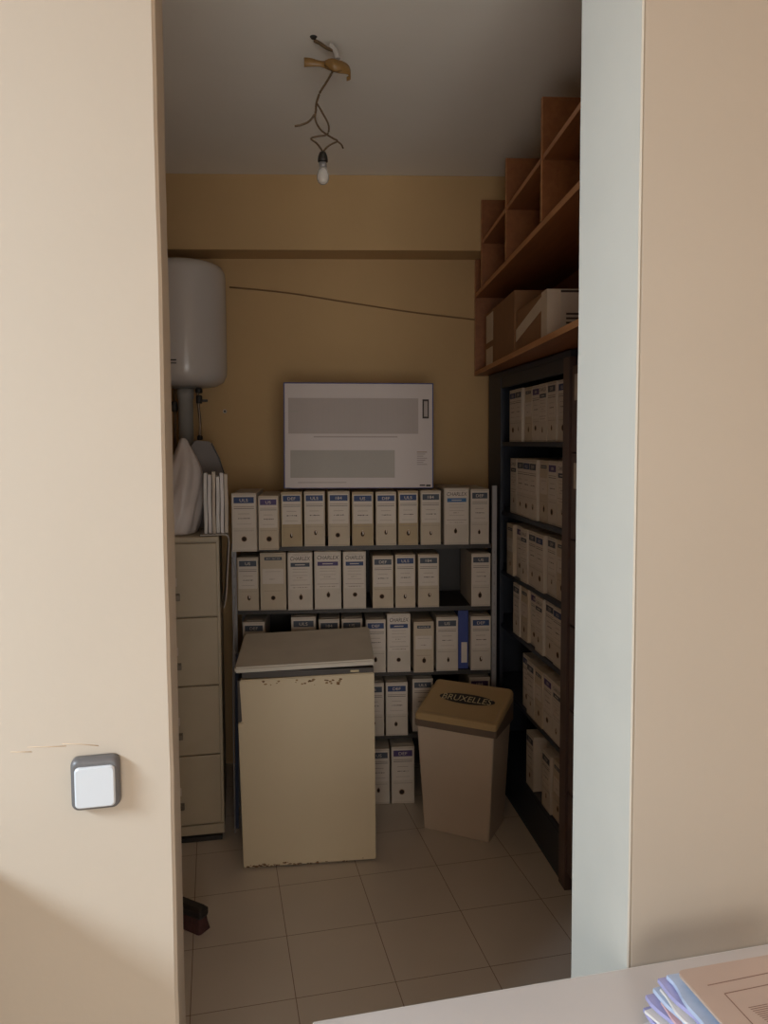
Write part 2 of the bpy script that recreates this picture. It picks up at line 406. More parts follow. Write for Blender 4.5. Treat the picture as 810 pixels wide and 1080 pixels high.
for rname, (z, L) in rows.items():
    for i, (u0, u1, h, kind, bar, cm, st, v) in enumerate(L):
        word = 'CHARLEX' if kind == 'C' else UW[(i*3+len(rname)) % 4 if not (rname == 'top' and i == 0) else 0]
        lab = f"{CARD[cm]} box file with {BAR[bar]} {'bar' if kind != 'U' else 'block'}, {ORD[i]} from left on {where[rname]}"
        if rname == 'fourth' and i == 2: lab = "white box file half hidden behind the left of the tan bin lid"
        if rname == 'fourth' and i == 3: lab = "box file with lilac block peeping over the back of the bin lid"
        if rname == 'bottom': lab = ["white box file on the floor beside the fridge, its left edge hidden", "white box file with purple block on the floor, nearest the bin"][i]
        if rname == 'third' and i < 4: lab = f"box file of which only the top shows behind the fridge, {ORD[i]} from left"
        box_file((u1-u0)*K, h, kind, bar, word, cm, st, lab, 'box files on the back shelf', shelf_pt(u0*K, v, z), -A9+random.uniform(-.006, .006), .33)
# ring binder in the third row
t = thing('ring_binder', 'blue ring binder standing between two white box files, third row', 'binder', shelf_pt(.2215, .03, .647), -A9)
MB().box(0, .05, 0, .28, 0, .285, BINDERBLUE, .003).build('cover', t)
MB().box(.016, .044, -.001, 0, .03, .13, PAPER).build('spine_label', t)
# the back shelf itself
t = thing('shelving_unit', 'dark open metal shelving against the back wall, full of box files', 'shelves', S0, -A9)
SL, SR = -.852, .404
for z in (1.2565, .957, .646, .336):
    b = MB(); b.box(SL+.024, SR-.026, .025, .40, z-.018, z, BROWNMET, .001); b.box(SL+.024, SR-.026, .021, .027, z-.022, z, BROWNMET)
    b.build('shelf_board', t)
for u, v in ((SL, .02), (SR-.024, .0), (SL, .37), (SR-.024, .37)):
    b = MB(); b.prism([(u, v), (u+.022, v), (u+.022, v+.003), (u+.003, v+.003), (u+.003, v+.028), (u, v+.028)], 0, 1.535 if (u > 0 and v < .1) else 1.27, GREYMET)
    for k in range(24): b.box(u+.009, u+.013, v-.0006, v+.0002, .06+k*.05, .075+k*.05, GREYCARD)
    b.build('post', t)
MB().box(SL, SR, .403, .408, .02, 1.22, BROWNMET).build('back_sheet', t)

# flat printed carton standing on the top row
t = thing('radiator_carton', 'flat white printed carton with blue edges standing on the top box files', 'carton', shelf_pt(-.606, .055, 1.5265), -A9)
t.rotation_euler = (R(-2.0), R(.35), -A9)
w, h, d = .712, .502, .11
MB().box(0, w, .0012, d, 0, h, RADB, .002).build('carton', t)
b = MB(); b.box(.006, w-.006, 0, .0015, .004, h-.006, RADW)
fx = lambda px: (px-298)/161*w
fz = lambda py: (517-py)/113*h
pan = lambda x0, x1, y0, y1, m, y=-.0004: b.box(fx(x0), fx(x1), y, 0, fz(y1), fz(y0), m)
pan(303, 442.5, 420.5, 458.5, RADG); pan(305, 417, 476, 507, RADG2)
for k in range(24): b.box(fx(306)+k*.0252, fx(306)+k*.0252+.0012, -.0006, 0, fz(457), fz(422), RADG2)
pan(305, 418, 505.5, 507, RADW, -.0006); pan(313, 365, 510, 511, RADG)
pan(330, 420, 461, 462.5, RADG); pan(303, 313, 434, 435.5, RADG2, -.0006)
pan(447, 454, 421.5, 442, INK); pan(448.6, 452.6, 423.5, 440, RADG, -.0007)
for k in range(7): pan(441, 452-(k % 3)*2, 477.5+k*2.2, 478.6+k*2.2, RADG if k else INKB)
pan(444, 450, 513, 514.5, INK); pan(451, 456, 513, 515, INK)
b.build('printed_face', t)

# ------------------------------------------------------------------ small fridge
t = thing('small_fridge', 'small cream fridge with chipped door and loose grey top, before the shelves', 'fridge', (.09, 3.076, 0), R(-6.5))
w, H_, D_ = .545, .80, .39
b = MB(); b.box(.006, w-.006, .045, D_, .025, .79, FRIDGE, .006)
for x, y in ((.04, .08), (w-.04, .08), (.04, D_-.05), (w-.04, D_-.05)): b.lathe([(.016, 0), (.02, .03)], DARKPL, (x, y), 12)
b.build('body', t)
b = MB()   # door with a dark recessed grip along its upper left edge
N = 40
def door_outline():
    return [(.018, .015), (w, .004), (w-.002, .793), (.0, .786), (0, .615), (-.012, .612)]
pts = [(-.0, .004), (w, .008), (w-.003, .800), (-.004, .788), (.004, .614), (-.012, .612)]
M = Matrix.Rotation(R(90), 4, 'X')
bm = bmesh.new(); vs = [bm.verts.new((x, 0, z)) for x, z in pts]; f = bm.faces.new(vs)
ex = bmesh.ops.extrude_face_region(bm, geom=[f])['geom']
bmesh.ops.translate(bm, verts=[v for v in ex if isinstance(v, bmesh.types.BMVert)], vec=(0, .042, 0))
bmesh.ops.recalc_face_normals(bm, faces=bm.faces)
bmesh.ops.bevel(bm, geom=list(bm.edges), offset=.004, segments=2, affect='EDGES')
b.bm(bm, FRIDGE); door = b.build('door', t)
MB().box(-.012, .012, .006, .044, .617, .785, FDARK).build('grip_recess', door)
b = MB(); random.seed(3)     # chipped paint along the top and rust along the bottom edge
for k in range(30):
    x = random.choice((.12, .25, .28, .33, .36, .39))+random.uniform(-.03, .035); z = .782-abs(random.gauss(0, .010)); n = 7; r = random.uniform(.0018, .0065)
    ring = [(x+r*1.6*random.uniform(.5, 1.2)*math.cos(2*PI*i/n), -.0005, z+r*random.uniform(.5, 1.1)*math.sin(2*PI*i/n)) for i in range(n)]
    b.add(ring, [list(range(n))], TAPEY if k % 3 else RUST)
b.build('chipped_paint', door)
b = MB()
for k in range(46):
    x = random.uniform(.01, w-.02)**1.0*(random.uniform(.3, 1)); z = .008+abs(random.gauss(0, .0045)); n = 7; r = random.uniform(.002, .006)
    ring = [(x+r*2*random.uniform(.5, 1.2)*math.cos(2*PI*i/n), -.0005, z+r*.7*random.uniform(.5, 1.1)*math.sin(2*PI*i/n)) for i in range(n)]
    b.add(ring, [list(range(n))], RUST)
b.build('rust_patches', door)
MB().box(.004, w-.004, .012, .05, .792, .818, FDARK, .002).build('control_strip', t)
MB().box(w-.10, w-.065, .0105, .013, .803, .811, STICKW).build('maker_plate', t)
b = MB()    # worktop, lifted a little at its back edge
x0, x1 = -.022, w-.002
bm = bmesh.new()
P = [(x0, -.004, .818), (x1, -.004, .832), (x1+.012, .388, .874), (x0+.012, .388, .858)]
vs = [bm.verts.new(p) for p in P]+[bm.verts.new((p[0], p[1], p[2]+.024)) for p in P]
for f in ((0,3,2,1),(4,5,6,7),(0,1,5,4),(1,2,6,5),(2,3,7,6),(3,0,4,7)): bm.faces.new([vs[i] for i in f])
bmesh.ops.bevel(bm, geom=list(bm.edges), offset=.006, segments=3, affect='EDGES')
b.bm(bm, FTOP); b.build('worktop', t)

# ------------------------------------------------------------------ waste bin
AN = R(-38.5)
t = thing('waste_bin', 'beige plastic bin with tan sloping lid and dark lettering, by the dark shelves', 'bin', (.906-.01, 3.258-.025, 0), AN)
def rrect(x0, x1, y0, y1, z, r=.02, n=4, dz=None):
    out = []
    for cx, cy, a in ((x1-r, y0+r, -90), (x1-r, y1-r, 0), (x0+r, y1-r, 90), (x0+r, y0+r, 180)):
        for k in range(n+1):
            q = R(a+90*k/n); x, y = cx+r*math.cos(q), cy+r*math.sin(q)
            out.append((x, y, z if dz is None else z+dz*(y-y0)))
    return out
b = MB()
rings = []
for k in range(9):
    f = k/8; z = .002+.488*f; e = -.002+.026*f
    rings.append(rrect(-e, .312+e, -e*.7, .226+e*.4, z, .009))
b.loft(rings, BINB, False); b.build('body', t)
b = MB(); b.loft([rrect(-.03, .348, -.022, .238, .478, .012), rrect(-.032, .35, -.024, .24, .484, .012), rrect(-.032, .35, -.024, .24, .508, .012, dz=.24), rrect(-.03, .348, -.022, .238, .510, .012, dz=.24)], BINRIM, False); b.build('rim', t)
b = MB()
b.loft([rrect(-.031, .349, -.023, .239, .509, .012, dz=.24), rrect(-.031, .349, -.023, .239, .526, .012, dz=.29), rrect(-.026, .344, -.017, .236, .536, .012, dz=.31), rrect(-.018, .336, -.006, .232, .540, .012, dz=.325), rrect(-.008, .326, .006, .226, .541, .012, dz=.33)], BINLID, False)
lid = b.build('lid', t)
def on_lid(x, y, e=.0015): return (x, y, .541+.33*(y-.006)+e)
b = MB()
n = 40; cx, cy = .165, .122
b.add([on_lid(cx+.132*math.cos(2*PI*i/n), cy+.034*math.sin(2*PI*i/n)) for i in range(n)], [list(range(n))], STICK)
vs, fs = text_mesh('BRUXELLES'); xs = [v[0] for v in vs]; wt = max(xs)-min(xs); k = .232/wt
b.add([on_lid(cx-.116+(v[0]-min(xs))*k, cy-.019+v[1]*.054, .0024) for v in vs], fs, STICKW)
b.build('lettered_sticker', lid)

# ------------------------------------------------------------------ filing cabinet
t = thing('filing_cabinet', 'cream four-drawer metal filing cabinet partly behind the left jamb', 'filing cabinet', (.018, 3.338, 0), R(-2))
cw, cd, chh = .46, .45, 1.345
b = MB(); b.box(-cw, 0, .018, cd, .02, chh, CREAMMET, .004); b.box(-cw+.01, -.01, .0, .05, 0, .02, DARKPL); b.build('body', t)
MB().box(-cw+.004, -.004, .004, .02, .028, .07, CREAMMET, .002).build('base_panel', t)
MB().box(-cw+.002, -.002, .002, .02, 1.322, 1.343, CREAMMET, .003).build('top_rail', t)
for z0, z1 in ((.078, .384), (.390, .692), (.698, .993), (.999, 1.316)):
    dr = MB().box(-cw+.012, -.012, 0, .02, z0, z1, CREAMMET, .004).build('drawer', t)
    zc = z0+.085
    b = MB(); b.box(-.30, -.168, -.004, .001, zc-.014, zc+.018, HANDLE, .002); b.box(-.298, -.170, -.022, -.004, zc+.010, zc+.016, HANDLE, .002); b.box(-.298, -.170, -.024, -.020, zc-.006, zc+.016, HANDLE, .001); b.build('handle', dr)
    MB().box(-.29, -.18, -.003, .001, zc+.05, zc+.085, PAPER).build('card_holder', dr)

# things on the cabinet: knotted white bag, standing papers, grey folder
b = MB(); rings = []; n = 48
prof = [(0, .96), (.01, 1.02), (.06, 1.05), (.14, 1.0), (.21, .93), (.27, .80), (.32, .58), (.36, .38), (.39, .24), (.41, .17), (.42, .08)]
for z, r in smooth_path([(p[0], p[1], 0) for p in prof], 3) and [(v.x, v.y) for v in smooth_path([(p[0], p[1], 0) for p in prof], 3)]:
    ring = []
    for i in range(n):
        a = 2*PI*i/n
        fold = 1+.07*math.sin(5*a+z*11)*(.3+z*2)+.03*math.sin(11*a-z*17)+.16*noise.noise(Vector((math.cos(a)*2.2, math.sin(a)*2.2, z*7)))*min(1, z*9)
        sh = z*.15*(1+.4*math.sin(z*9))
        ring.append((.098*r*fold*math.cos(a)+sh, .11*r*fold*math.sin(a), z))
    rings.append(ring)
b.loft(rings, BAG)
o = b.build('plastic_bag'); o.location = (-.176, 3.50, 1.3465); tag(o, 'knotted white plastic bag on the filing cabinet below the heater pipe', 'bag')
random.seed(11)
for i, (x, hh, sl, m, dy) in enumerate(((-.032, .262, .003, SHEET, 0), (-.0145, .255, .001, BAG, .012), (.003, .268, .002, CARTW, -.006), (.0205, .247, .003, SHEET, .01), (.038, .262, .001, BAG, -.004), (.0555, .256, .002, CARTW, .006))):
    b = MB(); rings = []
    for k in range(9):
        f = k/8; z = hh*f; bend = sl*f*f*.5+.001*math.sin(f*7+i); th = .0070
        rings.append([(bend-th, 0, z), (bend+th, 0, z), (bend+th+.0015*math.sin(f*5+i), .105, z), (bend+th, .21, z*(.97)), (bend-th, .21, z*.97), (bend-th+.0015*math.sin(f*5+i), .105, z)])
    b.loft(rings, m, False)
    o = b.build('paper_wad'); o.location = (x-.004, 3.375+dy, 1.3525); o.rotation_euler = (0, 0, R(-1))
    tag(o, f'upright wad of white papers on the cabinet, {ORD[i]} to the right of the bag', 'papers', 'upright papers on the filing cabinet')
b = MB()    # dark grey folder behind them, its corner pointing down to the right
M = Matrix.Translation((-.10, 3.70, 1.3465)) @ Matrix.Rotation(R(-2), 4, 'Z') @ Matrix.Rotation(R(90), 4, 'X')
b.prism([(0, 0), (.16, 0), (.158, .215), (.125, .32), (.085, .405), (.02, .41), (0, .38)], -.012, .012, GREYCARD, M)
M2 = M @ Matrix.Translation((0, 0, -.016))
b.prism([(.01, 0), (.165, 0), (.163, .212), (.131, .325), (.095, .40), (.05, .3)], -.003, .003, DARKPL, M2)
tag(b.build('card_folder'), 'dark grey card folder leaning behind the white papers on the cabinet', 'folder')

# warped boards leaning in the slot between the cabinet and the shelves
def leaning(name, pts, y0, y1, th, m, label):
    P = smooth_path([(x, 0, z) for x, z in pts], 5)
    rings = [[(p.x-th/2, y0, p.z), (p.x+th/2, y0, p.z), (p.x+th/2, y1, p.z), (p.x-th/2, y1, p.z)] for p in P]
    return tag(MB().loft(rings, m, False).build(name), label, 'board', 'boards beside the cabinet')
P = smooth_path([(-.06, 0, 1.3495), (.03, 0, 1.3495), (.052, 0, 1.345), (.060, 0, 1.325), (.058, 0, 1.27), (.050, 0, 1.16), (.044, 0, 1.08), (.034, 0, 1.03)], 6)
rings = []
for i, p in enumerate(P):
    tt = (P[min(i+1, len(P)-1)]-P[max(i-1, 0)]).normalized(); q = Vector((-tt.z, 0, tt.x))*.0022
    rings.append([(p.x-q.x, 3.345, p.z-q.z), (p.x+q.x, 3.345, p.z+q.z), (p.x+q.x, 3.60, p.z+q.z), (p.x-q.x, 3.60, p.z-q.z)])
tag(MB().loft(rings, GREYCARDL, False).build('warped_board'), 'light grey board bent down over the right edge of the filing cabinet', 'board', 'boards beside the cabinet')
leaning('warped_board', [(.064, .004), (.066, .6), (.074, .9), (.082, 1.02), (.090, 1.12), (.082, 1.2), (.072, 1.24)], 3.375, 3.405, .005, GREYCARD, 'bulging grey board leaning between cabinet and box files')
leaning('warped_board', [(.075, .004), (.078, .3), (.084, .6), (.09, .80)], 3.41, 3.44, .014, NAVYCARD, 'dark navy board standing behind the left edge of the fridge')

# ------------------------------------------------------------------ water heater on the back wall
t = thing('water_heater', 'white cylindrical water heater on the back wall, cut off by the left jamb', 'water heater', (-.125, 3.955, 2.015), R(-10))
prof = [(.0, .012), (.09, .004), (.15, .012), (.185, .032), (.2, .065), (.203, .10), (.203, .53), (.2, .565), (.185, .592), (.15, .608), (.1, .616), (0.0, .618)]
prof = [(max(r, .001), z) for r, z in prof]
MB().lathe(prof, WHITEENAM, n=64).build('tank', t)
MB().lathe([(.06, .0), (.075, .02), (.075, .03)], GREYPL, n=24).build('bottom_cap', t)
b = MB(); b.box(-.055, .0, -.206, -.196, .118, .124, DARKPL); b.box(-.055, .0, -.206, -.196, .104, .108, DARKPL); b.build('indicator_strip', t)
b = MB(); b.box(-.09, .09, .17, .212, .44, .50, GREYPL, .003); b.box(-.09, .09, .17, .212, .12, .17, GREYPL, .003); b.build('wall_bracket', t)
b = MB(); b.tube([(.02, -.03, .63), (-.02, -.03, .636), (.07, -.03, .63)], .004, CORDW)
t2 = thing('drain_pipe', 'wide grey pipe running down below the white water heater', 'pipe', (-.128, 3.93, 1.36))
MB().lathe([(.036, 0), (.036, .60), (.041, .605), (.041, .652)], GREYPL, n=28).build('pipe', t2)
MB().lathe([(.0425, .30), (.0425, .32)], GREYPL, n=28).build('clamp', t2)
t2 = thing('water_pipe', 'thin metal water pipe with dark stop valve under the heater', 'pipe', (-.062, 3.92, 1.77))
MB().tube(smooth_path([(0, 0, 0), (.002, .0, .08), (-.004, 0, .17), (-.006, 0, .248)]), .007, COPPER, 10).build('pipe', t2)
b = MB(); b.lathe([(.012, .17), (.015, .175), (.015, .205), (.012, .21)], DARKPL, n=16); b.box(.0, .042, -.008, .008, .178, .190, DARKPL, .003); b.lathe([(.012, .22), (.017, .225), (.017, .24), (.012, .247)], DARKPL, n=16); b.build('valve', t2)
b = MB(); b.lathe([(.011, -.012), (.014, -.008), (.014, .006), (.010, .012)], DARKPL, n=16); b.build('end_nut', t2)
t2 = thing('inlet_pipe', 'dark pipe left of the wide grey pipe, at the jamb edge', 'pipe', (-.182, 3.93, 1.60))
MB().tube([(0, 0, 0), (0, 0, .20), (.004, 0, .41)], .008, CORDB, 10).build('pipe', t2)
MB().lathe([(.012, .30), (.016, .305), (.016, .345), (.012, .35)], DARKPL, n=16).build('union_nut', t2)
# cable along the back wall, screw hole
def wl(x, y, z, off=.004):
    p = Vector((x, y, z)); v = (p-W0).dot(wn); p -= wn*(v+off); return (p.x, p.y, z)
b = MB(); b.tube(smooth_path([wl(.10, 4.13, 2.557), wl(.4, 4.08, 2.528), wl(.72, 4.02, 2.478), wl(1.05, 3.96, 2.428), wl(1.375, 3.9, 2.390)]), .004, CORDW)
tag(b.build('wall_cable'), 'thin brown cable sloping across the back wall below the beam', 'cable')
b = MB(); p = Vector(wl(.065, 4.142, 1.91, 0.0))
M = Matrix.Translation(p) @ Matrix.Rotation(-AB, 4, 'Z') @ Matrix.Rotation(R(90), 4, 'X')
b.lathe([(.011, 0), (.009, .003)], PAPER, n=16, M=M); b.lathe([(.006, .002), (.005, .006)], DARKPL, n=12, M=M)
tag(b.build('wall_plug'), 'small dark wall plug in the back wall beside the heater pipes', 'wall plug')

# ------------------------------------------------------------------ bare bulb on twisted wires
t = thing('hanging_bulb', 'bare bulb hanging on taped brown wires from the ceiling', 'lamp', (.392, 2.58, CZ))
Lp = lambda x, y, z: ((x*1.019-.392), (y*1.019-2.58), (1.75+(z-1.75)*1.019)-CZ)
b = MB(); b.tube(smooth_path([Lp(.345, 2.544, 3.043), Lp(.362, 2.54, 3.035), Lp(.385, 2.536, 3.02), Lp(.405, 2.53, 3.012)]), .006, CORDB, 8); b.lathe([(.008, -.006), (.011, -.002), (.012, 0)], DARKPL, (-.045, -.005), 16); b.build('ceiling_stub', t)
b = MB(); b.tube(smooth_path([Lp(.395, 2.534, 3.03), Lp(.412, 2.53, 3.01), Lp(.418, 2.528, 2.985)]), .010, GREYCARDL, 10, ); b.build('connector', t)
def ribbon(pts, wv, m, th=.002):
    P = smooth_path(pts, 6); W = smooth_path([(w_, 0, 0) for w_ in wv], 6); b = MB(); rings = []
    for p, w_ in zip(P, W):
        h = w_.x/2; rings.append([(p.x, p.y-th, p.z-h), (p.x, p.y+th, p.z-h), (p.x, p.y+th, p.z+h), (p.x, p.y-th, p.z+h)])
    b.loft(rings, m, True); return b
ribbon([Lp(.312, 2.548, 2.974), Lp(.335, 2.54, 2.972), Lp(.365, 2.535, 2.968), Lp(.395, 2.527, 2.962), Lp(.425, 2.515, 2.955), Lp(.452, 2.522, 2.952), Lp(.462, 2.535, 2.940), Lp(.448, 2.53, 2.926)], [.03, .026, .018, .032, .040, .030, .022, .012], TAPEY).build('tape_tail', t)
ribbon([Lp(.375, 2.52, 2.965), Lp(.40, 2.512, 2.957), Lp(.43, 2.51, 2.952)], [.010, .036, .022], TAPEY, .008).build('tape_wrap', t)
b = MB(); b.tube(smooth_path([Lp(.402, 2.525, 2.945), Lp(.385, 2.528, 2.915), Lp(.36, 2.53, 2.875), Lp(.348, 2.531, 2.84), Lp(.344, 2.53, 2.81), Lp(.325, 2.536, 2.785), Lp(.30, 2.54, 2.773), Lp(.278, 2.542, 2.768)]), .0036, CORDB); b.build('loose_wire', t)
b = MB(); b.tube(smooth_path([Lp(.35, 2.529, 2.84), Lp(.365, 2.52, 2.81), Lp(.383, 2.515, 2.775), Lp(.385, 2.514, 2.75), Lp(.376, 2.517, 2.738), Lp(.35, 2.523, 2.734), Lp(.329, 2.527, 2.727), Lp(.345, 2.52, 2.712), Lp(.358, 2.516, 2.695), Lp(.366, 2.515, 2.682)]), .0030, CORDB); b.build('wire', t)
b = MB(); b.tube(smooth_path([Lp(.346, 2.531, 2.82), Lp(.345, 2.535, 2.79), Lp(.36, 2.53, 2.76), Lp(.378, 2.52, 2.742), Lp(.40, 2.512, 2.727), Lp(.412, 2.508, 2.718), Lp(.39, 2.515, 2.708), Lp(.374, 2.52, 2.695), Lp(.366, 2.517, 2.682)]), .0030, CORDB)
b.tube(smooth_path([Lp(.41, 2.508, 2.719), Lp(.424, 2.505, 2.708), Lp(.43, 2.503, 2.695)]), .0028, CORDB); b.build('wire', t)
c = Lp(.365, 2.515, 2.67)
MX = Matrix.Translation(c)
b = MB(); b.lathe([(.003, .016), (.010, .012), (.015, .0), (.017, -.012), (.0165, -.018), (.014, -.020)], DARKPL, n=20, M=MX); b.build('socket', t)
b = MB(); b.box(-.012, -.004, -.004, .004, -.034, -.019, DARKPL, .001, MX); b.box(.004, .012, -.004, .004, -.034, -.019, DARKPL, .001, MX); b.lathe([(.0125, -.038), (.013, -.03), (.013, -.021)], GREYMET, n=18, M=MX); b.build('bulb_base', t)
b = MB(); b.lathe([(.012, -.037), (.017, -.05), (.0205, -.064), (.020, -.074), (.0155, -.085), (.008, -.0905), (.001, -.0915)], GLASS, n=24, M=MX); b.build('glass', t)

# ------------------------------------------------------------------ dark shelves along the right wall
RF = Vector((1.404, 3.79, 0)); RA = math.atan2(-.9963, -.0856)
rx = Vector((-.0856, -.9963, 0)); ry = Vector((.9963, -.0856, 0))
def right_pt(s, v, z): p = RF+rx*s+ry*v; return (p.x, p.y, z)
t = thing('archive_shelves', 'tall blue-black archive shelves along the right wall, six rows of files', 'shelves', RF, RA)
levels = (1.742, 1.402, 1.108, .842, .527, .205)
RD = .325
b = MB(); b.box(.02, .24, 0, .018, 0, 2.06, BLACKMET, .002); b.build('front_panel', t)
MB().box(.02, .04, .018, RD, 0, 2.06, BLACKMET).build('side_panel', t)
b = MB(); b.box(1.086, 1.152, -.004, .02, 0, 2.06, BLACKWOOD, .002); b.build('front_post', t)
MB().box(1.132, 1.152, .02, RD, 0, 2.06, BLACKMET).build('side_panel', t)
MB().box(.04, 1.132, RD-.006, RD, 0, 2.06, BLACKMET).build('back_panel', t)
MB().box(.24, 1.086, .004, .02, 0, .185, BLACKMET, .002).build('plinth', t)
for z in levels:
    b = MB(); b.box(.042, 1.13, .022, RD-.008, z-.018, z-.001, BLACKMET, .001); b.box(.242, 1.085, .006, .022, z-.02, z-.001, BLACKMET); b.build('shelf_board', t)
b = MB(); b.box(.02, 1.152, .0, RD, 2.06, 2.085, BLACKMET, .002); b.build('top', t)
b = MB(); b.box(.242, 1.085, .002, .02, 2.005, 2.06, BLACKMET, .002); b.build('top_rail', t)
random.seed(5)
present = {0: range(7), 1: range(7), 2: range(7), 3: range(1, 7), 4: range(2, 7), 5: (3, 5, 6)}
kinds = [('U', NAVY, CARTW), ('U', SLATE, CARTW), ('C', SLATE, CARTW), ('U', PURPLE, CARTW), ('P', SLATE, CARTB), ('U', SLATE, CARTW)]
protos = {}
rown = ['top row', 'second row', 'third row', 'fourth row', 'fifth row', 'lowest row']
def dup(root, loc, rz, label, group):
    r = root.copy(); C.objects.link(r); r.location = loc; r.rotation_euler = (0, 0, rz); r['label'] = label; r['group'] = group
    for ch in list(root.children):
        c = ch.copy(); C.objects.link(c); c.parent = r
    return r
for li, z in enumerate(levels):
    idx = list(present[li]); h = .262 if li == 1 else (.240 if li == 3 else .244)
    for j, i in enumerate(idx):
        kk = (i*5+li*2) % 6; kd = kinds[kk]
        s = .333+i*.1048+.002
        v = random.choice((0.0, .004, .010, .016)); v = v+.006
        pos = 'nearest the brown post' if j == len(idx)-1 else ('farthest from the brown post' if j == 0 else f'{ORD[len(idx)-1-j]} from the brown post')
        lab = f"{CARD[kd[2]]} box file, dark right shelves' {rown[li]}, {pos}"
        key = (kk, h, i % 2)
        if key not in protos:
            protos[key] = box_file(.0995, h, kd[0], kd[1], 'CHARLEX' if kd[0] == 'C' else UW[kk % 4], kd[2], kk % 3, lab, 'box files on the dark right shelves', right_pt(s, v, z), RA, .29)
        else:
            dup(protos[key], right_pt(s, v, z), RA, lab, 'box files on the dark right shelves')

# dark brown drawer cabinet next to it, mostly behind the right jamb
t = thing('drawer_cabinet', 'tall dark brown cabinet with pale label cards beside the right jamb', 'cabinet', RF, RA)
MB().box(1.16, 1.86, .02, RD-.02, 0, 2.06, BLACKWOOD, .003).build('body', t)
for k in range(6):
    z0 = .08+k*.325
    d = MB().box(1.166, 1.854, 0, .02, z0, z0+.318, BLACKWOOD, .003).build('drawer', t)
    if k > 3: MB().box(1.195, 1.29, -.002, 0, z0+.19, z0+.285, CARTW).build('label_card', d)
    MB().tube([(1.46, 0, z0+.14), (1.46, -.02, z0+.14), (1.56, -.02, z0+.14), (1.56, 0, z0+.14)], .005, HANDLE).build('handle', d)

# ------------------------------------------------------------------ wooden pigeonhole unit on top
WA = R(-99.3); WF = Vector((1.369, 3.9, 0)); wx = Vector((math.cos(WA), math.sin(WA), 0)); wy = Vector((-math.sin(WA), math.cos(WA), 0))
def wood_pt(s, v, z): p = WF+wx*s+wy*v; return (p.x, p.y, z)
t = thing('pigeonhole_unit', 'open orange-brown wooden pigeonhole unit overhead on the right', 'shelves', WF, WA)
WD, LN = .34, 2.08
def board(name, x0, x1, z0, z1, y0=0.):
    b = MB(); b.box(x0, x1, y0+.002, WD, z0, z1, WOOD); b.box(x0, x1, y0, y0+.002, z0, z1, WOODEDGE); return b.build(name, t)
board('bottom_board', 0, LN, 2.092, 2.114)
board('middle_board', .02, LN, 2.500, 2.522)
board('upper_board', .225, LN, 2.730, 2.748)
board('end_panel', 0, .02, 2.114, 2.70)
for s in (.20, .763, 1.343, 1.915): board('divider', s, s+.02, 2.522, 2.945, -.004)
b = MB(); b.box(.02, LN, WD, WD+.006, 2.092, 2.695, WOOD); b.box(.24, LN, WD, WD+.006, 2.695, 2.945, WOOD); b.build('back_panel', t)
MB().tube(smooth_path([(1.72, .05, 2.4995), (1.72, .05, 2.485), (1.725, .045, 2.474), (1.735, .05, 2.474), (1.738, .05, 2.482)]), .0032, BRASS).build('cup_hook', t)

def carton_box(name, s0, s1, v0, v1, z0, h, label, tapes=()):
    t = thing(name, label, 'carton', wood_pt(s0, v0, z0), WA, 'cartons on the wooden unit')
    w = s1-s0; d = v1-v0
    MB().box(0, w, 0, d, 0, h, KRAFT, .003).build('carton', t)
    for x0, x1, y0, y1, a, c, m in tapes:
        MB().box(x0, x1, y0, y1, a, c, m).build('tape', t)
    return t
Z0 = 2.115
c1 = carton_box('cardboard_carton', .16, .80, .03, .33, Z0, .275, 'brown carton with two pale tape pieces, at the back end of the wooden unit',
    ((.02, .19, -.001, .001, .125, .262, TAPE), (.02, .18, -.001, .001, .012, .095, TAPE)))
t = thing('cardboard_carton', 'tape-bound brown carton with white printed end, nearer on the wooden unit', 'carton', wood_pt(.84, .03, Z0), WA, 'cartons on the wooden unit')
w, d, h = .48, .29, .178
MB().box(0, w, 0, d, 0, h, KRAFT, .003).build('carton', t)
b = MB(); b.prism([(.0, .05), (.0, .10), (w-.07, .165), (w-.07, .115)], -.0008, .0012, TAPE, Matrix.Translation((0, 0, 0)) @ Matrix.Rotation(R(90), 4, 'X')); b.build('tape', t)
b = MB(); b.box(w-.075, w+.001, -.001, .001, .0, h, TAPE); b.box(w-.001, w+.001, -.001, .05, 0, h, TAPE); b.build('corner_tape', t)
b = MB(); b.box(w-.0005, w+.001, .05, d-.01, .0, h, CARTW)
for k in range(5): b.box(w, w+.0016, .07, d-.02, 0.022+k*.016, 0.029+k*.016, INK)
b.box(w, w+.0016, .05, d-.01, h-.012, h-.004, INK); b.build('printed_label', t)

# ------------------------------------------------------------------ broom end peeping past the left jamb
t = thing('floor_broom', 'black broom head with dark red bristles on the floor at the left jamb', 'broom', (-.062, 2.705, 0), R(138))
b = MB(); b.loft([rrect(0, .30, -.022, .022, .052, .01), rrect(-.002, .302, -.024, .024, .06, .01), rrect(-.002, .302, -.024, .024, .078, .01), rrect(.006, .294, -.014, .014, .088, .01)], BRUSHB, False); b.build('head', t)
b = MB(); b.loft([rrect(-.004, .304, -.03, .03, .001, .01), rrect(0, .30, -.022, .022, .03, .01), rrect(.002, .298, -.02, .02, .053, .01)], BRUSHR, False); b.build('bristles', t)
MB().tube([(.15, 0, .085), (.219, .029, .30), (.545, .165, 1.30)], .011, BRUSHB, 12).build('handle', t)

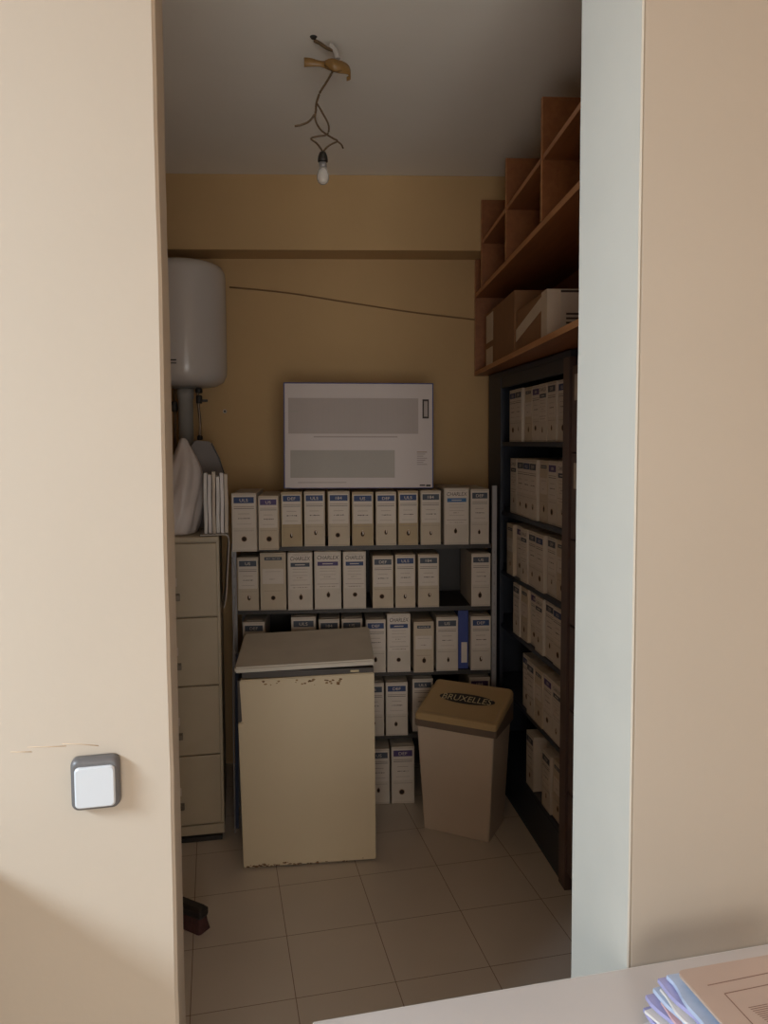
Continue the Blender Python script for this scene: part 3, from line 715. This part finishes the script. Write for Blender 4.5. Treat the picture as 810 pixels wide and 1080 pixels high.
# ------------------------------------------------------------------ light switch
t = thing('light_switch', 'square light switch with white rocker and dark grey frame on left wall', 'switch', (-.2125, 1.4, 1.152))
def plate(b, hw, hh, y, r, m, prev): pass
def rr2(hw, hh, r, y, n=6, cz=0.):
    return [(x, y, z+cz) for x, z, _ in rrect(-hw, hw, -hh, hh, 0, r, n)]
b = MB(); b.loft([rr2(.0405, .046, .012, .0), rr2(.0415, .0465, .013, -.008), rr2(.040, .045, .013, -.017), rr2(.034, .0385, .009, -.020)], SWG, True); b.build('frame', t)
b = MB(); b.loft([rr2(.0335, .0365, .008, -.0185, cz=-.003), rr2(.0335, .0365, .008, -.023, cz=-.003), rr2(.031, .034, .007, -.026, cz=-.003)], SWW, False); b.build('rocker', t)

# ------------------------------------------------------------------ desk with papers in the foreground
t = thing('office_desk', 'pale grey laminate desk against the wall in the lower right foreground', 'desk', (.168, .636, 0))
DT = .6345
b = MB(); b.box(0, 1.85, 0, .760, DT-.026, DT, DESK, .002); b.build('top', t)
b = MB(); b.box(0, 1.85, .760, .762, DT-.025, DT-.001, DESKE); b.box(-.002, 0, 0, .76, DT-.025, DT-.001, DESKE); b.build('edge_band', t)
for x in (.05, 1.75):
    b = MB(); b.box(x, x+.05, .06, .70, 0, .03, DESKM, .004); b.box(x+.01, x+.04, .33, .43, .03, .59, DESKM, .004); b.box(x, x+.05, .1, .66, .59, DT-.026, DESKM, .003); b.build('leg', t)
MB().box(.10, 1.75, .60, .618, .30, .59, DESK).build('modesty_panel', t)

ZD = DT+.0012
random.seed(21)
def floppy(x0, w, d, y1, z, th, m, rz, name, label, cat, group):
    b = MB(); n = 18; rings = []
    p1, p2 = random.uniform(0, 6), random.uniform(0, 6)
    for k in range(n+1):
        f = k/n; y = -d*f
        e = .004*math.sin(f*9+p1)+.0025*math.sin(f*23+p2); q = .0006*math.sin(f*17+p2)
        rings.append([(e, y, q+.0006), (w, y, .0), (w, y, th), (e+.001, y, th+q)])
    b.loft(rings, m, False)
    o = b.build(name); o.location = (x0, y1, z); o.rotation_euler = (0, 0, R(rz))
    return tag(o, label, cat, group)
z = ZD
lay = [(.772, 1.238, .010, SHEET, 13, 'p', 'white loose papers at the bottom left of the desk pile'),
       (.790, 1.262, .007, SLEEVE, 5, 's', 'lilac plastic sleeve lowest in the desk pile, just above white papers'),
       (.780, 1.246, .005, SHEET, 9, 'p', 'white papers sticking out left between the two lowest lilac sleeves'),
       (.800, 1.268, .008, SLEEVE, 3, 's', 'lilac plastic sleeve under the pinkish sheets in the desk pile'),
       (.806, 1.236, .004, SHEETR, 6, 'p', 'thin pinkish sheets between lilac sleeves in the desk pile'),
       (.804, 1.258, .008, SLEEVEB, 4, 's', 'pale blue sleeve in the middle of the desk pile'),
       (.812, 1.244, .005, SHEET, 1, 'p', 'white sheets between pale blue and lilac sleeves, upper desk pile'),
       (.815, 1.255, .008, SLEEVE, 2, 's', 'lilac plastic sleeve second below the brown folder'),
       (.822, 1.246, .008, SLEEVEB, 0, 's', 'pale blue plastic sleeve just below the brown folder')]
for x, y1, th, m, rz, kd, lab in lay:
    floppy(x, .255, .35, y1, z, th, m, rz, 'plastic_sleeve' if kd == 's' else 'paper_sheets', lab, 'sleeve' if kd == 's' else 'papers', 'papers under the brown folder')
    z += th+.0036
t = thing('paper_folder', 'brown paper folder with printed lines on top of the desk pile', 'folder', (.8365, .868, max(z+.001, .7415)), R(0))
b = MB(); b.loft([rrect(0, .28, 0, .362, 0, .014), rrect(0, .28, 0, .362, .0045, .014)], FOLDERE, False)
b.loft([rrect(.002, .278, .002, .360, .0045, .013), rrect(.002, .278, .002, .360, .0052, .013)], FOLDER, False); b.build('cover', t)
b = MB(); zf = .0053
def stroke(p, q, wd=.0012):
    a, c = Vector(p)*1.1, Vector(q)*1.1; dd = (c-a).normalized(); nn = Vector((-dd.y, dd.x))*wd
    b.add([(a.x-nn.x, a.y-nn.y, zf), (c.x-nn.x, c.y-nn.y, zf), (c.x+nn.x, c.y+nn.y, zf), (a.x+nn.x, a.y+nn.y, zf)], [[0, 1, 2, 3]], FPRINT)
stroke((.03, .285), (.22, .290)); stroke((.045, .262), (.22, .266)); stroke((.045, .262), (.045, .06)); stroke((.22, .266), (.22, .06)); stroke((.045, .06), (.22, .06))
for k in range(9): stroke((.062+.001*k, .226-k*.004), (.098, .226-k*.004), .0009)
b.build('printed_form', t)

# ------------------------------------------------------------------ light: daylight through the left window, added fill behind
def area(name, loc, rot, sx, sy, power, col):
    l = bpy.data.lights.new(name, 'AREA'); l.shape = 'RECTANGLE'; l.size = sx; l.size_y = sy; l.energy = power; l.color = col
    o = bpy.data.objects.new(name, l); C.objects.link(o); o.location = loc; o.rotation_euler = rot; return o
d_ = Vector((-.1, 1.3, 1.0))-Vector((-2.8, -.15, 2.95))
o_ = area('window_daylight', (-2.8, -.15, 2.95), d_.to_track_quat('-Z', 'Y').to_euler(), 1.3, .7, 244, (.72, .865, 1.0))
area('rear_fill_light', ((VX0+VX1)/2, -2.62, (VZ0+VZ1)/2), (R(90), 0, 0), VX1-VX0, VZ1-VZ0, 71, (1.0, .95, .875))  # added fill from behind the camera to brighten the store room
w = bpy.data.worlds.new('sky'); sc.world = w; w.use_nodes = True
bg = w.node_tree.nodes['Background']; bg.inputs['Color'].default_value = (.75, .85, 1, 1); bg.inputs['Strength'].default_value = .8

# ------------------------------------------------------------------ camera
yaw, pit, rol = R(12.6), R(3.7), R(.3)
fw = Vector((math.sin(yaw)*math.cos(pit), math.cos(yaw)*math.cos(pit), -math.sin(pit)))
rt = Vector((math.cos(yaw), -math.sin(yaw), 0)); up = rt.cross(fw)
Rv = rt*math.cos(rol)-up*math.sin(rol); Uv = rt*math.sin(rol)+up*math.cos(rol)
cam = bpy.data.cameras.new('camera'); co = bpy.data.objects.new('camera', cam); C.objects.link(co)
M = Matrix((Rv, Uv, -fw)).transposed().to_4x4(); M.translation = (0, 0, 1.75); co.matrix_world = M
cam.sensor_fit = 'VERTICAL'; cam.sensor_height = 36; cam.lens = 805*36/1080
cam.shift_y = -23/1080; cam.clip_start = .02
sc.camera = co
vs = sc.view_settings; vs.view_transform = 'Standard'; vs.look = 'None'; vs.gamma = 1; vs.use_curve_mapping = False; vs.exposure = 0.0
